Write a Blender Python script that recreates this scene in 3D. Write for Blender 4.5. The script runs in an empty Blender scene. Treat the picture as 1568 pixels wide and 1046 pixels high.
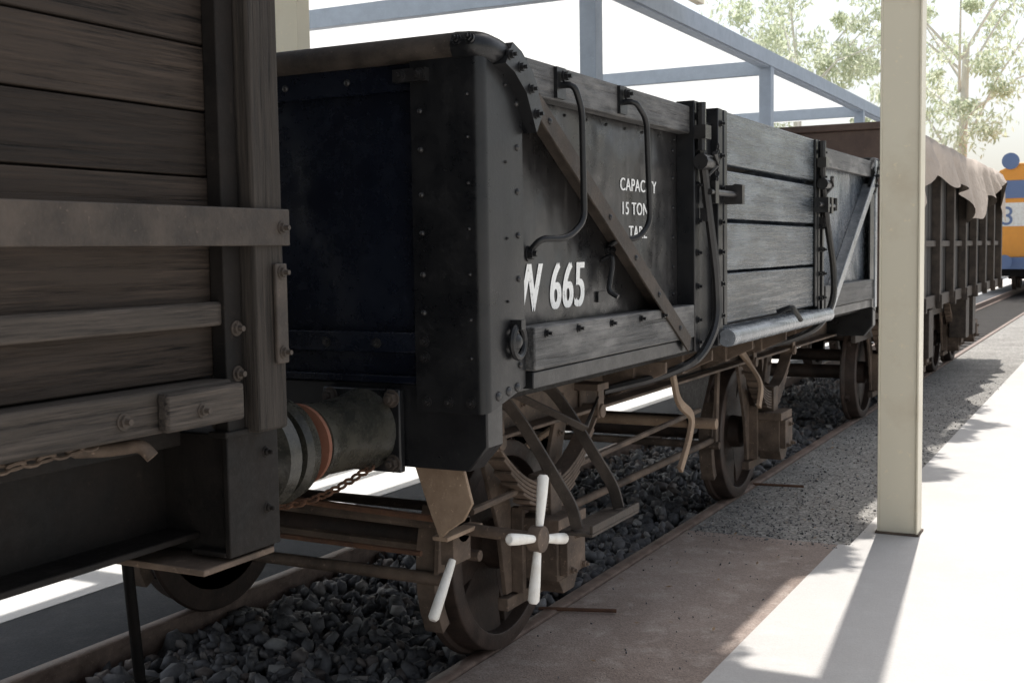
import bpy, math, random
import numpy as np
from mathutils import Vector, Matrix
random.seed(7); rng=np.random.default_rng(7)
scene=bpy.context.scene
COL=scene.collection

# ------------------------------------------------------------------ materials
def new_mat(name):
    m=bpy.data.materials.new(name); m.use_nodes=True
    nt=m.node_tree; nt.nodes.clear()
    out=nt.nodes.new('ShaderNodeOutputMaterial'); b=nt.nodes.new('ShaderNodeBsdfPrincipled')
    nt.links.new(b.outputs[0],out.inputs[0])
    return m,nt,b
def coords(nt,scale=(1,1,1)):
    tc=nt.nodes.new('ShaderNodeTexCoord'); mp=nt.nodes.new('ShaderNodeMapping')
    mp.inputs['Scale'].default_value=scale
    nt.links.new(tc.outputs['Object'],mp.inputs['Vector']); return mp.outputs[0]
def noise(nt,vec,s,det=6,rough=.6):
    n=nt.nodes.new('ShaderNodeTexNoise'); n.inputs['Scale'].default_value=s
    n.inputs['Detail'].default_value=det; n.inputs['Roughness'].default_value=rough
    nt.links.new(vec,n.inputs['Vector']); return n.outputs['Fac']
def ramp(nt,fac,stops):
    r=nt.nodes.new('ShaderNodeValToRGB'); e=r.color_ramp.elements
    while len(e)<len(stops): e.new(.5)
    for el,(p,c) in zip(e,stops):
        el.position=p; el.color=(c,c,c,1) if not isinstance(c,tuple) else (*c,1)
    nt.links.new(fac,r.inputs[0]); return r.outputs[0]
def mixc(nt,fac,a,b,mode='MIX'):
    m=nt.nodes.new('ShaderNodeMix'); m.data_type='RGBA'; m.blend_type=mode
    for s,v in ((m.inputs[0],fac),(m.inputs[6],a),(m.inputs[7],b)):
        if hasattr(v,'links'): nt.links.new(v,s)
        elif isinstance(v,tuple): s.default_value=(*v,1)
        else: s.default_value=v
    return m.outputs[2]
def bump(nt,b,h,strength,dist):
    bp=nt.nodes.new('ShaderNodeBump'); bp.inputs['Strength'].default_value=strength; bp.inputs['Distance'].default_value=dist
    nt.links.new(h,bp.inputs['Height']); nt.links.new(bp.outputs[0],b.inputs['Normal']); return bp
def island(nt,lo,hi):
    g=nt.nodes.new('ShaderNodeNewGeometry'); mr=nt.nodes.new('ShaderNodeMapRange')
    mr.inputs[3].default_value=lo; mr.inputs[4].default_value=hi
    nt.links.new(g.outputs['Random Per Island'],mr.inputs[0]); return mr.outputs[0]

def mat_paint(name,c1,c2,r0,r1,wear=(.62,.72),sc=6,bs=.25,dent=0,metal=0,spec=.5,streak=0):
    m,nt,b=new_mat(name); v=coords(nt)
    n1=noise(nt,v,sc,8,.65); n2=noise(nt,v,sc*9,6,.7)
    f=ramp(nt,n1,[(wear[0]-.25,0.),(wear[1],1.)]); 
    c=mixc(nt,f,c1,c2); 
    sp=ramp(nt,n2,[(.6,0.),(.72,1.)]); c=mixc(nt,mixc(nt,.5,sp,f,'MULTIPLY'),c,tuple(min(1,x*1.8) for x in c2))
    if streak:
        vs=coords(nt,(1,1,.06)); st=ramp(nt,noise(nt,vs,26,6,.65),[(.56,0.),(.7,streak)]); c=mixc(nt,st,c,tuple(min(1,x*2.2+.01) for x in c2))
        sc_=noise(nt,coords(nt,(1,.5,.5)),70,4,.8); c=mixc(nt,ramp(nt,sc_,[(.72,0.),(.76,.6)]),c,tuple(min(1,x*3+.02) for x in c2))
    nt.links.new(c,b.inputs['Base Color'])
    nt.links.new(ramp(nt,mixc(nt,.5,n1,n2),[(.35,r0),(.65,r1)]),b.inputs['Roughness'])
    b.inputs['Metallic'].default_value=metal; b.inputs['Specular IOR Level'].default_value=spec
    h=n2
    bp=bump(nt,b,h,bs,.004)
    if dent:
        n3=noise(nt,v,2.6,2,.4); bp2=nt.nodes.new('ShaderNodeBump'); bp2.inputs['Strength'].default_value=1; bp2.inputs['Distance'].default_value=dent
        nt.links.new(n3,bp2.inputs['Height']); nt.links.new(bp2.outputs[0],bp.inputs['Normal'])
    return m
def mat_wood(name,axis,c1,c2,c3,r=(.55,.85),bs=.6,spec=.4,var=(.65,1.3)):
    m,nt,b=new_mat(name)
    s=[1,1,1]; s['XYZ'.index(axis)]=.03; v=coords(nt,tuple(s))
    s2=[1,1,1]; s2['XYZ'.index(axis)]=.3; v2=coords(nt,tuple(s2))
    g=noise(nt,v,150,8,.75); g2=noise(nt,v,45,6,.7); k=noise(nt,v2,7,6,.65)
    c=mixc(nt,ramp(nt,g,[(.36,0.),(.62,1.)]),c1,c2)
    c=mixc(nt,ramp(nt,k,[(.48,0.),(.62,.8)]),c,c3)
    c=mixc(nt,ramp(nt,g2,[(.33,1.),(.41,0.)]),c,tuple(x*.2 for x in c1))
    vv=nt.nodes.new('ShaderNodeVectorMath'); vv.operation='SCALE'
    nt.links.new(c,vv.inputs[0]); nt.links.new(island(nt,*var),vv.inputs['Scale'])
    nt.links.new(vv.outputs[0],b.inputs['Base Color']); b.inputs['Specular IOR Level'].default_value=spec
    nt.links.new(ramp(nt,g,[(.3,r[0]),(.7,r[1])]),b.inputs['Roughness'])
    h=mixc(nt,.6,g,ramp(nt,g2,[(.3,0.),(.5,1.)])); bump(nt,b,h,bs,.006)
    return m
M={}
M['black']=mat_paint('black_paint',(.006,.0065,.0078),(.015,.015,.0155),.24,.46,dent=.02,streak=.1,spec=.45,bs=.15)
M['navy']=mat_paint('navy_black_paint',(.0032,.005,.0105),(.008,.011,.0195),.18,.36,dent=.045,sc=3,streak=.05,bs=.10)
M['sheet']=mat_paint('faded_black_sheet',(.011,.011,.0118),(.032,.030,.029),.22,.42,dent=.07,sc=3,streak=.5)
M['sheet2']=mat_paint('sky_sheen_blue_grey_sheet',(.09,.107,.125),(.18,.2,.225),.18,.36,dent=.05,sc=3,streak=.3,spec=.9)  # lighter blue-grey copy of the black sheet, sky reflection painted into its colour
M['frame']=mat_paint('dusty_brown_iron',(.065,.048,.037),(.21,.155,.117),.6,.9,sc=5,bs=.5,spec=.3)
M['dark']=mat_paint('grimy_black_iron',(.006,.0055,.0052),(.019,.015,.0125),.5,.85,sc=5,bs=.5,spec=.2)
M['rust']=mat_paint('rusty_iron',(.08,.038,.022),(.18,.09,.05),.7,.95,sc=12,bs=.6)
M['wheel']=mat_paint('dark_brown_wheel_steel',(.034,.024,.019),(.095,.064,.05),.4,.75,sc=7,bs=.4,spec=.4)
M['tan']=mat_paint('tan_dusty_plate',(.22,.15,.10),(.38,.28,.195),.6,.85,sc=7)
M['grease']=mat_paint('dark_olive_buffer_paint',(.022,.0225,.019),(.066,.061,.047),.16,.4,sc=9)
M['white']=mat_paint('worn_white_paint',(.88,.86,.8),(.62,.56,.47),.4,.6,wear=(.7,.85),sc=14)
m,nt,b=new_mat('stencil_white_paint'); v=coords(nt)
nt.links.new(ramp(nt,noise(nt,v,45,6,.7),[(.3,(.45,.45,.43)),(.45,(.9,.9,.87))]),b.inputs['Base Color']); b.inputs['Roughness'].default_value=.6; M['letter']=m
M['cream']=mat_paint('cream_post_paint',(.76,.7,.55),(.58,.48,.34),.3,.45,wear=(.78,.98),sc=2.5,bs=.06)
M['blueg']=mat_paint('bluegrey_steel_paint',(.28,.335,.42),(.24,.29,.36),.4,.6,bs=.05)
M['roof']=mat_paint('galvanised_roof',(.45,.46,.47),(.35,.36,.37),.4,.6,bs=.05)
M['rail']=mat_paint('rusty_rail',(.13,.087,.068),(.3,.22,.175),.4,.75,sc=10,bs=.4)
M['orange']=mat_paint('orange_loco_paint',(.88,.36,.05),(.8,.32,.05),.35,.5,bs=.05)
M['blue']=mat_paint('blue_loco_paint',(.14,.2,.36),(.14,.2,.34),.35,.5,bs=.05)
M['redb']=mat_paint('buffer_rim_red',(.16,.055,.03),(.22,.1,.06),.5,.8,sc=9)
M['lip']=mat_paint('worn_steel_lip',(.17,.185,.2),(.34,.36,.38),.16,.32,sc=8,spec=.8)
M['plank']=mat_wood('brown_weathered_planks','Y',(.0115,.0083,.0062),(.054,.040,.031),(.037,.0275,.021),bs=.9,spec=.22)
M['sill']=mat_wood('pale_weathered_sill','Y',(.02,.0165,.0137),(.092,.076,.064),(.055,.046,.038),bs=1.,spec=.25)
M['postw']=mat_wood('weathered_post_timber','Z',(.0105,.0083,.0068),(.056,.046,.038),(.029,.0235,.019),bs=.9,spec=.25)
M['strap']=mat_paint('brown_strap_iron',(.034,.027,.022),(.094,.075,.061),.45,.8,sc=9,bs=.6,spec=.3)
M['bwood']=mat_wood('black_painted_timber','Y',(.013,.013,.014),(.10,.098,.095),(.19,.184,.176),r=(.35,.6),bs=1.0,spec=.5)
M['door']=mat_wood('door_plank_timber','Y',(.024,.03,.035),(.10,.115,.13),(.16,.185,.205),r=(.16,.36),bs=.6,spec=1.0)  # bluish tones paint the grazing sky sheen into the dark planks
M['brownend']=mat_paint('brown_wagon_paint',(.08,.052,.043),(.135,.092,.073),.5,.7)
M['grey']=mat_wood('grey_wagon_timber','Z',(.025,.023,.021),(.085,.08,.075),(.052,.048,.045))
m,nt,b=new_mat('white_translucent_roof_sheet'); b.inputs['Base Color'].default_value=(.87,.87,.85,1); b.inputs['Roughness'].default_value=.6
t=nt.nodes.new('ShaderNodeBsdfTranslucent'); t.inputs[0].default_value=(.9,.9,.88,1); mx=nt.nodes.new('ShaderNodeMixShader'); mx.inputs[0].default_value=.75
nt.links.new(b.outputs[0],mx.inputs[1]); nt.links.new(t.outputs[0],mx.inputs[2]); nt.links.new(mx.outputs[0],[n for n in nt.nodes if n.type=='OUTPUT_MATERIAL'][0].inputs[0]); M['ceil']=m
m,nt,b=new_mat('tarpaulin_canvas'); v=coords(nt); n=noise(nt,v,3,6)
nt.links.new(mixc(nt,n,(.56,.48,.41),(.33,.27,.22)),b.inputs['Base Color']); b.inputs['Roughness'].default_value=.8; bump(nt,b,noise(nt,v,9,4),.6,.05); M['tarp']=m
m,nt,b=new_mat('ballast_stone'); v=coords(nt)
c=ramp(nt,island(nt,0,1),[(0.,(.034,.035,.04)),(.4,(.095,.096,.103)),(.7,(.19,.187,.188)),(.88,(.145,.11,.092)),(1.,(.42,.41,.39))])
c=mixc(nt,ramp(nt,noise(nt,v,60,5,.7),[(.35,.0),(.75,.45)]),c,(.25,.235,.215))
nt.links.new(c,b.inputs['Base Color']); b.inputs['Roughness'].default_value=.6; bump(nt,b,noise(nt,v,120,4),.5,.003); M['stone']=m
def mat_ground(name,c1,c2,c3,sc=1.2,fine=140,bs=.5,rough=.9,speck=.4):
    m,nt,b=new_mat(name); v=coords(nt)
    c=mixc(nt,ramp(nt,noise(nt,v,sc,8,.65),[(.35,0.),(.65,1.)]),c1,c2)
    c=mixc(nt,ramp(nt,noise(nt,v,sc*6,8,.7),[(.5,0.),(.72,.8)]),c,c3)
    vo=nt.nodes.new('ShaderNodeTexVoronoi'); vo.inputs['Scale'].default_value=fine; nt.links.new(v,vo.inputs['Vector'])
    c=mixc(nt,speck,c,ramp(nt,vo.outputs['Color'],[(.2,.25),(.8,1.)]),'MULTIPLY')
    nt.links.new(c,b.inputs['Base Color']); b.inputs['Roughness'].default_value=rough
    bump(nt,b,mixc(nt,.5,vo.outputs['Distance'],noise(nt,v,fine*.5,5)),bs,.006); return m
M['dirt']=mat_ground('brown_dirty_paving',(.42,.335,.285),(.28,.215,.178),(.53,.45,.39),sc=1.1,speck=.35)
M['gravel']=mat_ground('grey_gravel_path',(.40,.38,.345),(.28,.26,.235),(.5,.48,.44),sc=1.6,fine=75,bs=.9,speck=.85)
M['conc']=mat_ground('pale_concrete',(.57,.545,.515),(.53,.505,.475),(.60,.58,.55),sc=.8,speck=.08,bs=.2)
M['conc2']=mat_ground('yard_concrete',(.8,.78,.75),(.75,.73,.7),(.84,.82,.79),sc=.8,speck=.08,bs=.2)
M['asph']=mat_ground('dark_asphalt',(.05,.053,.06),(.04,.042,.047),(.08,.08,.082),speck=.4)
M['earth']=mat_ground('earth_bed',(.05,.043,.038),(.04,.034,.03),(.07,.06,.05),speck=.5)
M['far']=mat_ground('ground_soil',(.5,.47,.4),(.42,.4,.33),(.55,.52,.45),sc=.15,speck=.1)
def mat_leaf(name,c1,c2,trans):
    m=bpy.data.materials.new(name); m.use_nodes=True; nt=m.node_tree; nt.nodes.clear()
    o=nt.nodes.new('ShaderNodeOutputMaterial'); d=nt.nodes.new('ShaderNodeBsdfPrincipled'); t=nt.nodes.new('ShaderNodeBsdfTranslucent'); mx=nt.nodes.new('ShaderNodeMixShader')
    c=mixc(nt,island(nt,0,1),c1,c2); nt.links.new(c,d.inputs['Base Color']); nt.links.new(c,t.inputs['Color']); d.inputs['Roughness'].default_value=.45
    mx.inputs[0].default_value=trans; nt.links.new(d.outputs[0],mx.inputs[1]); nt.links.new(t.outputs[0],mx.inputs[2]); nt.links.new(mx.outputs[0],o.inputs[0]); return m
M['leaf']=mat_leaf('gum_leaves',(.46,.52,.36),(.76,.78,.63),.6)  # paler than real leaves, with haze and overexposure put into the colour
M['litter']=mat_leaf('dry_leaves',(.14,.08,.035),(.35,.22,.11),.1)
M['bark']=mat_paint('gum_bark',(.7,.66,.6),(.78,.75,.7),.8,.95)  # bark lightened too, for the same washed-out glare

# ------------------------------------------------------------------ geometry
def finish(name,V,F,mat,parent=None,bevel=0,smooth=True,ang=38):
    me=bpy.data.meshes.new(name); me.from_pydata([tuple(v) for v in V],[],F); me.update()
    import bmesh
    bm=bmesh.new(); bm.from_mesh(me); bmesh.ops.recalc_face_normals(bm,faces=bm.faces); bm.to_mesh(me); bm.free()
    me.materials.append(M[mat])
    if smooth:
        me.polygons.foreach_set('use_smooth',[True]*len(me.polygons)); me.set_sharp_from_angle(angle=math.radians(ang))
    ob=bpy.data.objects.new(name,me); COL.objects.link(ob)
    if parent: ob.parent=parent
    if bevel:
        md=ob.modifiers.new('Bevel','BEVEL'); md.width=bevel; md.segments=2; md.limit_method='ANGLE'; md.angle_limit=math.radians(50)
    return ob
def empty(name):
    e=bpy.data.objects.new(name,None); e.empty_display_size=.2; COL.objects.link(e); return e
class P:
    def __init__(s): s.V=[]; s.F=[]
    def add(s,V,F):
        o=len(s.V); s.V+= [Vector(v) for v in V]; s.F+=[tuple(i+o for i in f) for f in F]; return s
    def box(s,x0,x1,y0,y1,z0,z1):
        return s.add([(x0,y0,z0),(x1,y0,z0),(x1,y1,z0),(x0,y1,z0),(x0,y0,z1),(x1,y0,z1),(x1,y1,z1),(x0,y1,z1)],
          [(0,3,2,1),(4,5,6,7),(0,1,5,4),(1,2,6,5),(2,3,7,6),(3,0,4,7)])
    def prism(s,pts,axis,lo,hi):
        def mk(a,b,t): return {'X':(t,a,b),'Y':(a,t,b),'Z':(a,b,t)}[axis]
        n=len(pts); V=[mk(a,b,lo) for a,b in pts]+[mk(a,b,hi) for a,b in pts]
        F=[tuple(range(n))[::-1],tuple(range(n,2*n))]+[(i,(i+1)%n,n+(i+1)%n,n+i) for i in range(n)]
        return s.add(V,F)
    def sweep(s,pts,prof,up=(0,0,1),radii=None):
        pts=[Vector(p) for p in pts]; n=len(prof); V=[];F=[]; up=Vector(up)
        for i,p in enumerate(pts):
            t=(pts[min(i+1,len(pts)-1)]-pts[max(i-1,0)]).normalized()
            a=up.cross(t)
            if a.length<1e-3: a=Vector((1,0,0)).cross(t)
            if a.length<1e-3: a=Vector((0,1,0)).cross(t)
            a.normalize(); b=t.cross(a); k=radii[i] if radii else 1
            for u,w in prof: V.append(p+a*u*k+b*w*k)
        for i in range(len(pts)-1):
            for j in range(n): F.append((i*n+j,i*n+(j+1)%n,(i+1)*n+(j+1)%n,(i+1)*n+j))
        F.append(tuple(range(n))[::-1]); F.append(tuple(range((len(pts)-1)*n,len(pts)*n)))
        return s.add(V,F)
    def tube(s,pts,r,seg=10,up=(0.02,.01,1),radii=None):
        return s.sweep(pts,[(r*math.cos(2*math.pi*k/seg),r*math.sin(2*math.pi*k/seg)) for k in range(seg)],up,radii)
    def bar(s,pts,w,t,up=(0,0,1)):
        return s.sweep(pts,[(-w/2,-t/2),(w/2,-t/2),(w/2,t/2),(-w/2,t/2)],up)
    def revolve(s,c,axis,prof,seg=32):
        c=Vector(c); ax=Vector(axis).normalized(); a=ax.orthogonal().normalized(); b=ax.cross(a); V=[];F=[];n=len(prof)
        for k in range(seg):
            th=2*math.pi*k/seg; d=a*math.cos(th)+b*math.sin(th)
            for h,r in prof: V.append(c+ax*h+d*max(r,1e-4))
        for k in range(seg):
            k2=(k+1)%seg
            for j in range(n-1): F.append((k*n+j,k*n+j+1,k2*n+j+1,k2*n+j))
        F.append(tuple(k*n for k in range(seg))); F.append(tuple(k*n+n-1 for k in range(seg))[::-1])
        return s.add(V,F)
    def rivet(s,c,axis,r=.011): return s.revolve(c,axis,[(-.004,r),(.002,r),(.006,r*.8),(.009,r*.35)],8)
    def bolt(s,c,axis,r=.02,h=.018):
        s.revolve(c,axis,[(-.005,r*1.35),(.003,r*1.35)],14); s.revolve(c,axis,[(0,r),(h,r)],6)
        return s.revolve(c,axis,[(h-.004,r*.5),(h+.012,r*.5)],8)
    def done(s,name,mat,parent=None,bevel=0,**k): return finish(name,s.V,s.F,mat,parent,bevel,**k)
def fillet(pts,r,n=5):
    pts=[Vector(p) for p in pts]; out=[pts[0]]
    for i in range(1,len(pts)-1):
        a=(pts[i-1]-pts[i]); b=(pts[i+1]-pts[i]); rr=min(r,a.length*.45,b.length*.45)
        p0=pts[i]+a.normalized()*rr; p1=pts[i]+b.normalized()*rr
        for k in range(n+1):
            t=k/n; out.append(p0*(1-t)**2+pts[i]*2*t*(1-t)+p1*t*t)
    out.append(pts[-1]); return out
def chain(g,p0,p1,sag,n,r,up=(0,1,1)):
    p0=Vector(p0);p1=Vector(p1); d=(p1-p0).normalized(); s1=d.orthogonal().normalized(); s2=d.cross(s1); L=(p1-p0).length/n*.62
    for k in range(n):
        t=k/(n-1); c=p0.lerp(p1,t)-Vector((0,0,sag*math.sin(math.pi*t))); lp=[]; sd=s1 if k%2 else s2
        for q in range(11):
            a=2*math.pi*q/10; lp.append(c+d*L*math.cos(a)+sd*r*2.3*math.sin(a))
        g.tube(lp,r,6,up=tuple((s2 if k%2 else s1)))

# ------------------------------------------------------------------ running gear shared
def wheelset(parent,y,prefix):
    w=P()
    for sx in (1,-1):
        x=sx*.70
        w.revolve((x,y,.43),(sx,0,0),[(-.015,.36),(-.015,.452),(.0,.458),(.018,.45),(.025,.434),(.115,.426),(.12,.418),(.12,.36),(-.015,.36)],56)
        w.revolve((x+sx*.04,y,.43),(sx,0,0),[(-.03,.13),(-.05,.11),(.09,.10),(.10,.07)],24)
        for k in range(5):
            a=2*math.pi*k/5+.5; c,s_=math.cos(a),math.sin(a)
            pts=((.09,.08),(.16,.122),(.24,.15),(.30,.195),(.37,.26))
            poly=[(rr,-hw) for rr,hw in pts]+[(rr,hw) for rr,hw in pts[::-1]]
            poly=[(y+rr*c-hw*s_,.43+rr*s_+hw*c) for rr,hw in poly]
            w.prism(poly,'X',x+sx*(.025+.001*k),x+sx*(.06+.001*k))
    w.tube([(-.95,y,.43),(.95,y,.43)],.065,16)
    w.done(prefix+'_wheelset','wheel',parent,bevel=.003)
def gear(parent,y,prefix,mat='frame'):
    g=P()
    for s in (1,-1):
        X=lambda a:s*a
        def bx(x0,x1,*r): g.box(min(X(x0),X(x1)),max(X(x0),X(x1)),*r)
        for q in (1,-1):
            poly=[(y+q*.13,.28),(y+q*.19,.28),(y+q*.24,.55),(y+q*.42,.97),(y+q*.30,.97),(y+q*.14,.62)]
            g.prism(poly,'X',min(X(.9),X(.92)),max(X(.9),X(.92)))
            bx(.92,.97,y+q*.13-.015,y+q*.13+.015,.28,.62)
            for zz,of in ((.93,.34),(.85,.30),(.72,.22)): g.bolt((X(.92),y+q*of,zz),(s,0,0),.013,.012)
        bx(.89,.935,y-.21,y+.21,.22,.27)
        bx(.925,1.10,y-.105,y+.105,.33,.56); bx(.94,1.12,y-.13,y+.13,.53,.58); bx(1.10,1.135,y-.085,y+.085,.35,.53)
        g.prism([(y-.09,.33),(y+.09,.33),(y+.05,.27),(y-.05,.27)],'X',min(X(.96),X(1.1)),max(X(.96),X(1.1)))
        g.bolt((X(1.135),y-.055,.37),(s,0,0),.014); g.bolt((X(1.135),y+.055,.37),(s,0,0),.014); g.bolt((X(1.135),y,.5),(s,0,0),.014)
        for k in range(7):
            L=.46-k*.05; pts=[]
            for i in range(13):
                t=-1+2*i/12; yy=y+L*t
                pts.append((X(1.0),yy,.60+ (6-k)*.0165+ .22*((L*t)/.46)**2))
            g.sweep(pts,[(-.038,-.0066),(.038,-.0066),(.038,.0066),(-.038,.0066)],(0,0,1))
        bx(.95,1.05,y-.05,y+.05,.575,.735)
        for q in (1,-1):
            g.tube([(X(.95),y+q*.46,.93),(X(1.06),y+q*.46,.93)],.03,12)
            bx(.955,.965,y+q*.46-.03,y+q*.46+.03,.9,1.04); bx(1.04,1.05,y+q*.46-.03,y+q*.46+.03,.9,1.04)
            bx(.94,1.06,y+q*.46-.06,y+q*.46+.06,1.02,1.05)
    g.done(prefix+'_springs_axleboxes_wirons',mat,parent,bevel=.003)
def brakes(parent,y,prefix):
    g=P()
    for s in (1,-1):
        for q in (1,-1):
            pts=[]
            for i in range(7):
                a=math.radians(-28+56*i/6); pts.append((y+q*.465*math.cos(a),.43+.465*math.sin(a)))
            out=[(y+q*.52*math.cos(math.radians(-28+56*i/6)),.43+.52*math.sin(math.radians(-28+56*i/6))) for i in range(7)]
            poly=pts+out[::-1]; g.prism(poly,'X',min(s*.71,s*.79),max(s*.71,s*.79))
            g.bar([(s*.82,y+q*.53,.43),(s*.82,y+q*.5,.75),(s*.82,y+q*.46,1.02)],.05,.02,(1,0,0))
    for q in (1,-1): g.tube([(-.85,y+q*.54,.42),(.85,y+q*.54,.42)],.024,10)
    g.done(prefix+'_brake_blocks',"frame",parent,bevel=.003)
def buffer(parent,x,y0,dirn,z,prefix):
    d=(0,dirn,0); g=P()
    a,b_=sorted((y0,y0+dirn*.03)); g.box(x-.15,x+.15,a,b_,z-.135,z+.135)
    g.done(prefix+'_base','black',parent,bevel=.006)
    g=P(); g.revolve((x,y0+dirn*.03,z),d,[(0,.135),(.02,.128),(.05,.12),(.25,.112),(.27,.118),(.31,.118),(.32,.09)],40)
    g.done(prefix+'_housing','grease',parent)
    g=P(); g.revolve((x,y0+dirn*.34,z),d,[(0,.07),(.06,.07),(.08,.09),(.11,.152),(.15,.160),(.165,.145),(.172,.02)],44)
    g.done(prefix+'_head','grease',parent)
    g=P(); g.revolve((x,y0+dirn*.34,z),d,[(.012,.105),(.018,.124),(.032,.124),(.038,.09)],36); g.done(prefix+'_rim','redb',parent)
    g=P()
    for i in (1,-1):
        for k in (1,-1): g.bolt((x+i*.12,y0+dirn*.03,z+k*.105),d,.022,.02)
    g.done(prefix+'_bolts','strap',parent,bevel=.002)

# ------------------------------------------------------------------ OPEN WAGON
W=empty('open_goods_wagon')
Y0,Y1=-1.02,5.22
g=P(); g.box(-1.2,1.2,Y0+.05,Y1-.05,1.12,1.19); g.done('floor','dark',W)
g=P()
for s in (1,-1):
    a,b_=sorted((s*.93,s*.95)); g.box(a,b_,Y0+.1,Y1-.1,.93,1.115)
    a,b_=sorted((s*.95,s*1.03)); g.box(a,b_,Y0+.1,Y1-.1,.93,.945); g.box(a,b_,Y0+.1,Y1-.1,1.1,1.115)
for yy in (.75,1.4,2.1,2.8,3.6): g.box(-1.1,1.1,yy-.04,yy+.04,1.0,1.118)
g.tube([(.55,Y0,.98),(.55,Y1,.98)],.025,10); g.tube([(-.2,Y0+.1,.8),(-.2,Y1,.8)],.02,8)
for yy in (.75,1.4,2.1,2.8,3.6):
    for s in (1,-1): g.prism([(s*.95,1.12),(s*1.24,1.12),(s*1.24,1.07),(s*.97,.95),(s*.95,.95)],'Y',yy-.012,yy+.012)
for yy in np.arange(-.8,5,.35): g.bolt((.95,yy,1.02),(1,0,0),.012,.010)
g.done('solebars_crossmembers','frame',W,bevel=.004)
g=P()
hs=[(-1.23,.93),(1.23,.93),(1.30,1.01),(1.30,1.2),(-1.30,1.2),(-1.30,1.01)]
g.prism(hs,'Y',Y0+.005,Y0+.11); g.prism(hs,'Y',Y1-.11,Y1-.005); g.done('headstocks','black',W,bevel=.006)
for nm,ya,d in (('near_end',Y0,1),('far_end',Y1,-1)):
    def yy(a,b_): 
        p,q=ya+d*a,ya+d*b_; return min(p,q),max(p,q)
    g=P(); g.box(-1.06,1.06,*yy(.04,.048),1.2,2.22); g.done(nm+'_sheet','navy',W)
    g=P(); g.box(-1.06,1.06,*yy(.0,.038),1.3,1.365); g.box(-1.06,1.06,*yy(.026,.038),1.2,1.3); g.box(-1.06,1.06,*yy(.0,.038),1.2,1.225)
    g.box(-1.06,1.06,*yy(.012,.038),2.13,2.215)
    g.box(-.03,.03,*yy(-.01,.038),1.37,2.125)
    g.done(nm+'_rails','navy',W,bevel=.004)
    g=P(); g.tube([(-1.23,ya+d*.01,2.252),(1.23,ya+d*.01,2.252)],.040,16,up=(0,0,1)); g.box(-1.2,1.2,*yy(.0,.06),2.222,2.255)
    g.done(nm+'_top_capping','strap',W)
g=P(); R_=.035
for s in (1,-1):
    for ya,d in ((Y0,1),(Y1,-1)):
        o=[(1.05,-.006)]; i_=[(1.05,.006)]
        cx,cv=1.306-R_,-.006+R_
        for k in range(7):
            t=math.radians(-90+15*k); o.append((cx+R_*math.cos(t),cv+R_*math.sin(t))); i_.append((cx+(R_-.012)*math.cos(t),cv+(R_-.012)*math.sin(t)))
        o.append((1.306,.26)); i_.append((1.294,.26))
        prof=o+i_[::-1]; n=len(prof)
        V=[];F=[]
        for u,v_ in prof:
            zb=1.115+ max(0,(v_-.0))*.24; V.append((s*u,ya+d*v_,zb))
        for u,v_ in prof: V.append((s*u,ya+d*v_,2.225-max(0,v_-.03)*.42))
        F=[(k,(k+1)%n,n+(k+1)%n,n+k) for k in range(n)]
        m_=len(o)
        for k in range(m_-1):
            F.append((k,n-1-k,n-2-k,k+1)); F.append((n+k,n+k+1,2*n-2-k,2*n-1-k))
        g.add(V,F)
g.done('corner_plates','black',W)
g=P()
for z in (2.06,1.94,1.80,1.68,1.55,1.43): 
    g.rivet((1.085,Y0-.006,z),(0,-1,0),.010)
for z in (2.1,1.97,1.83,1.69,1.55,1.41,1.29): g.rivet((1.255,Y0-.006,z),(0,-1,0),.006)
for z in (2.09,1.95,1.81,1.67,1.53,1.25): g.rivet((1.306,-.80,z),(1,0,0),.011)
for z in (2.14,1.9,1.66,1.46): g.rivet((1.306,-.88,z),(1,0,0),.005)
for y in (-.95,-.88,-.82): g.rivet((1.306,y,1.165-(-.95-y)*.12),(1,0,0),.016)
for x in (1.09,1.17,1.25): g.bolt((x,Y0-.006,1.15),(0,-1,0),.013,.010)
g.bolt((1.085,Y0-.006,1.34),(0,-1,0),.014,.01); g.bolt((1.085,Y0-.006,1.29),(0,-1,0),.014,.01)
for x in (.9,.7,.5,.3,.1): g.bolt((x,Y0,1.33),(0,-1,0),.012,.008)
for x in (1.0,.8,.55,.3): g.rivet((x,Y0+.012,2.17),(0,-1,0),.012)
g.box(1.0,1.12,Y0-.03,Y0-.006,2.15,2.19); g.bolt((1.03,Y0-.03,2.17),(0,-1,0),.014,.014); g.bolt((1.1,Y0-.03,2.17),(0,-1,0),.014,.014)
g.done('rivets_and_bolts','sheet',W)
g=P()
for s in (1,-1):
    for ya,d in ((Y0,1),(Y1,-1)):
        g.tube(fillet([(s*1.21,ya+d*.01,2.250),(s*1.285,ya+d*.015,2.247),(s*1.300,ya+d*.10,2.235),(s*1.305,ya+d*.29,2.15)],.06),.043,14,up=(0,0,1))
        ctr=[(ya+d*.12,2.245),(ya+d*.18,2.225),(ya+d*.26,2.17),(ya+d*.33,2.05)]
        poly=[(a,b_+.02) for a,b_ in ctr]+[(a-d*.05,b_-.05) for a,b_ in ctr[::-1]]
        g.prism(poly,'X',min(s*1.30,s*1.35),max(s*1.30,s*1.35))
        for a,b_ in ((.10,2.225),(.17,2.195),(.24,2.135),(.28,2.06)): g.bolt((s*1.35,ya+d*a,b_),(s,0,0),.013,.014)
        for a,x in ((.01,1.235),(.01,1.28)): g.bolt((s*x,ya-d*.03,2.262),(0,-d,.3),.012,.012)
g.done('corner_top_brackets','black',W,bevel=.004)
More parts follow.
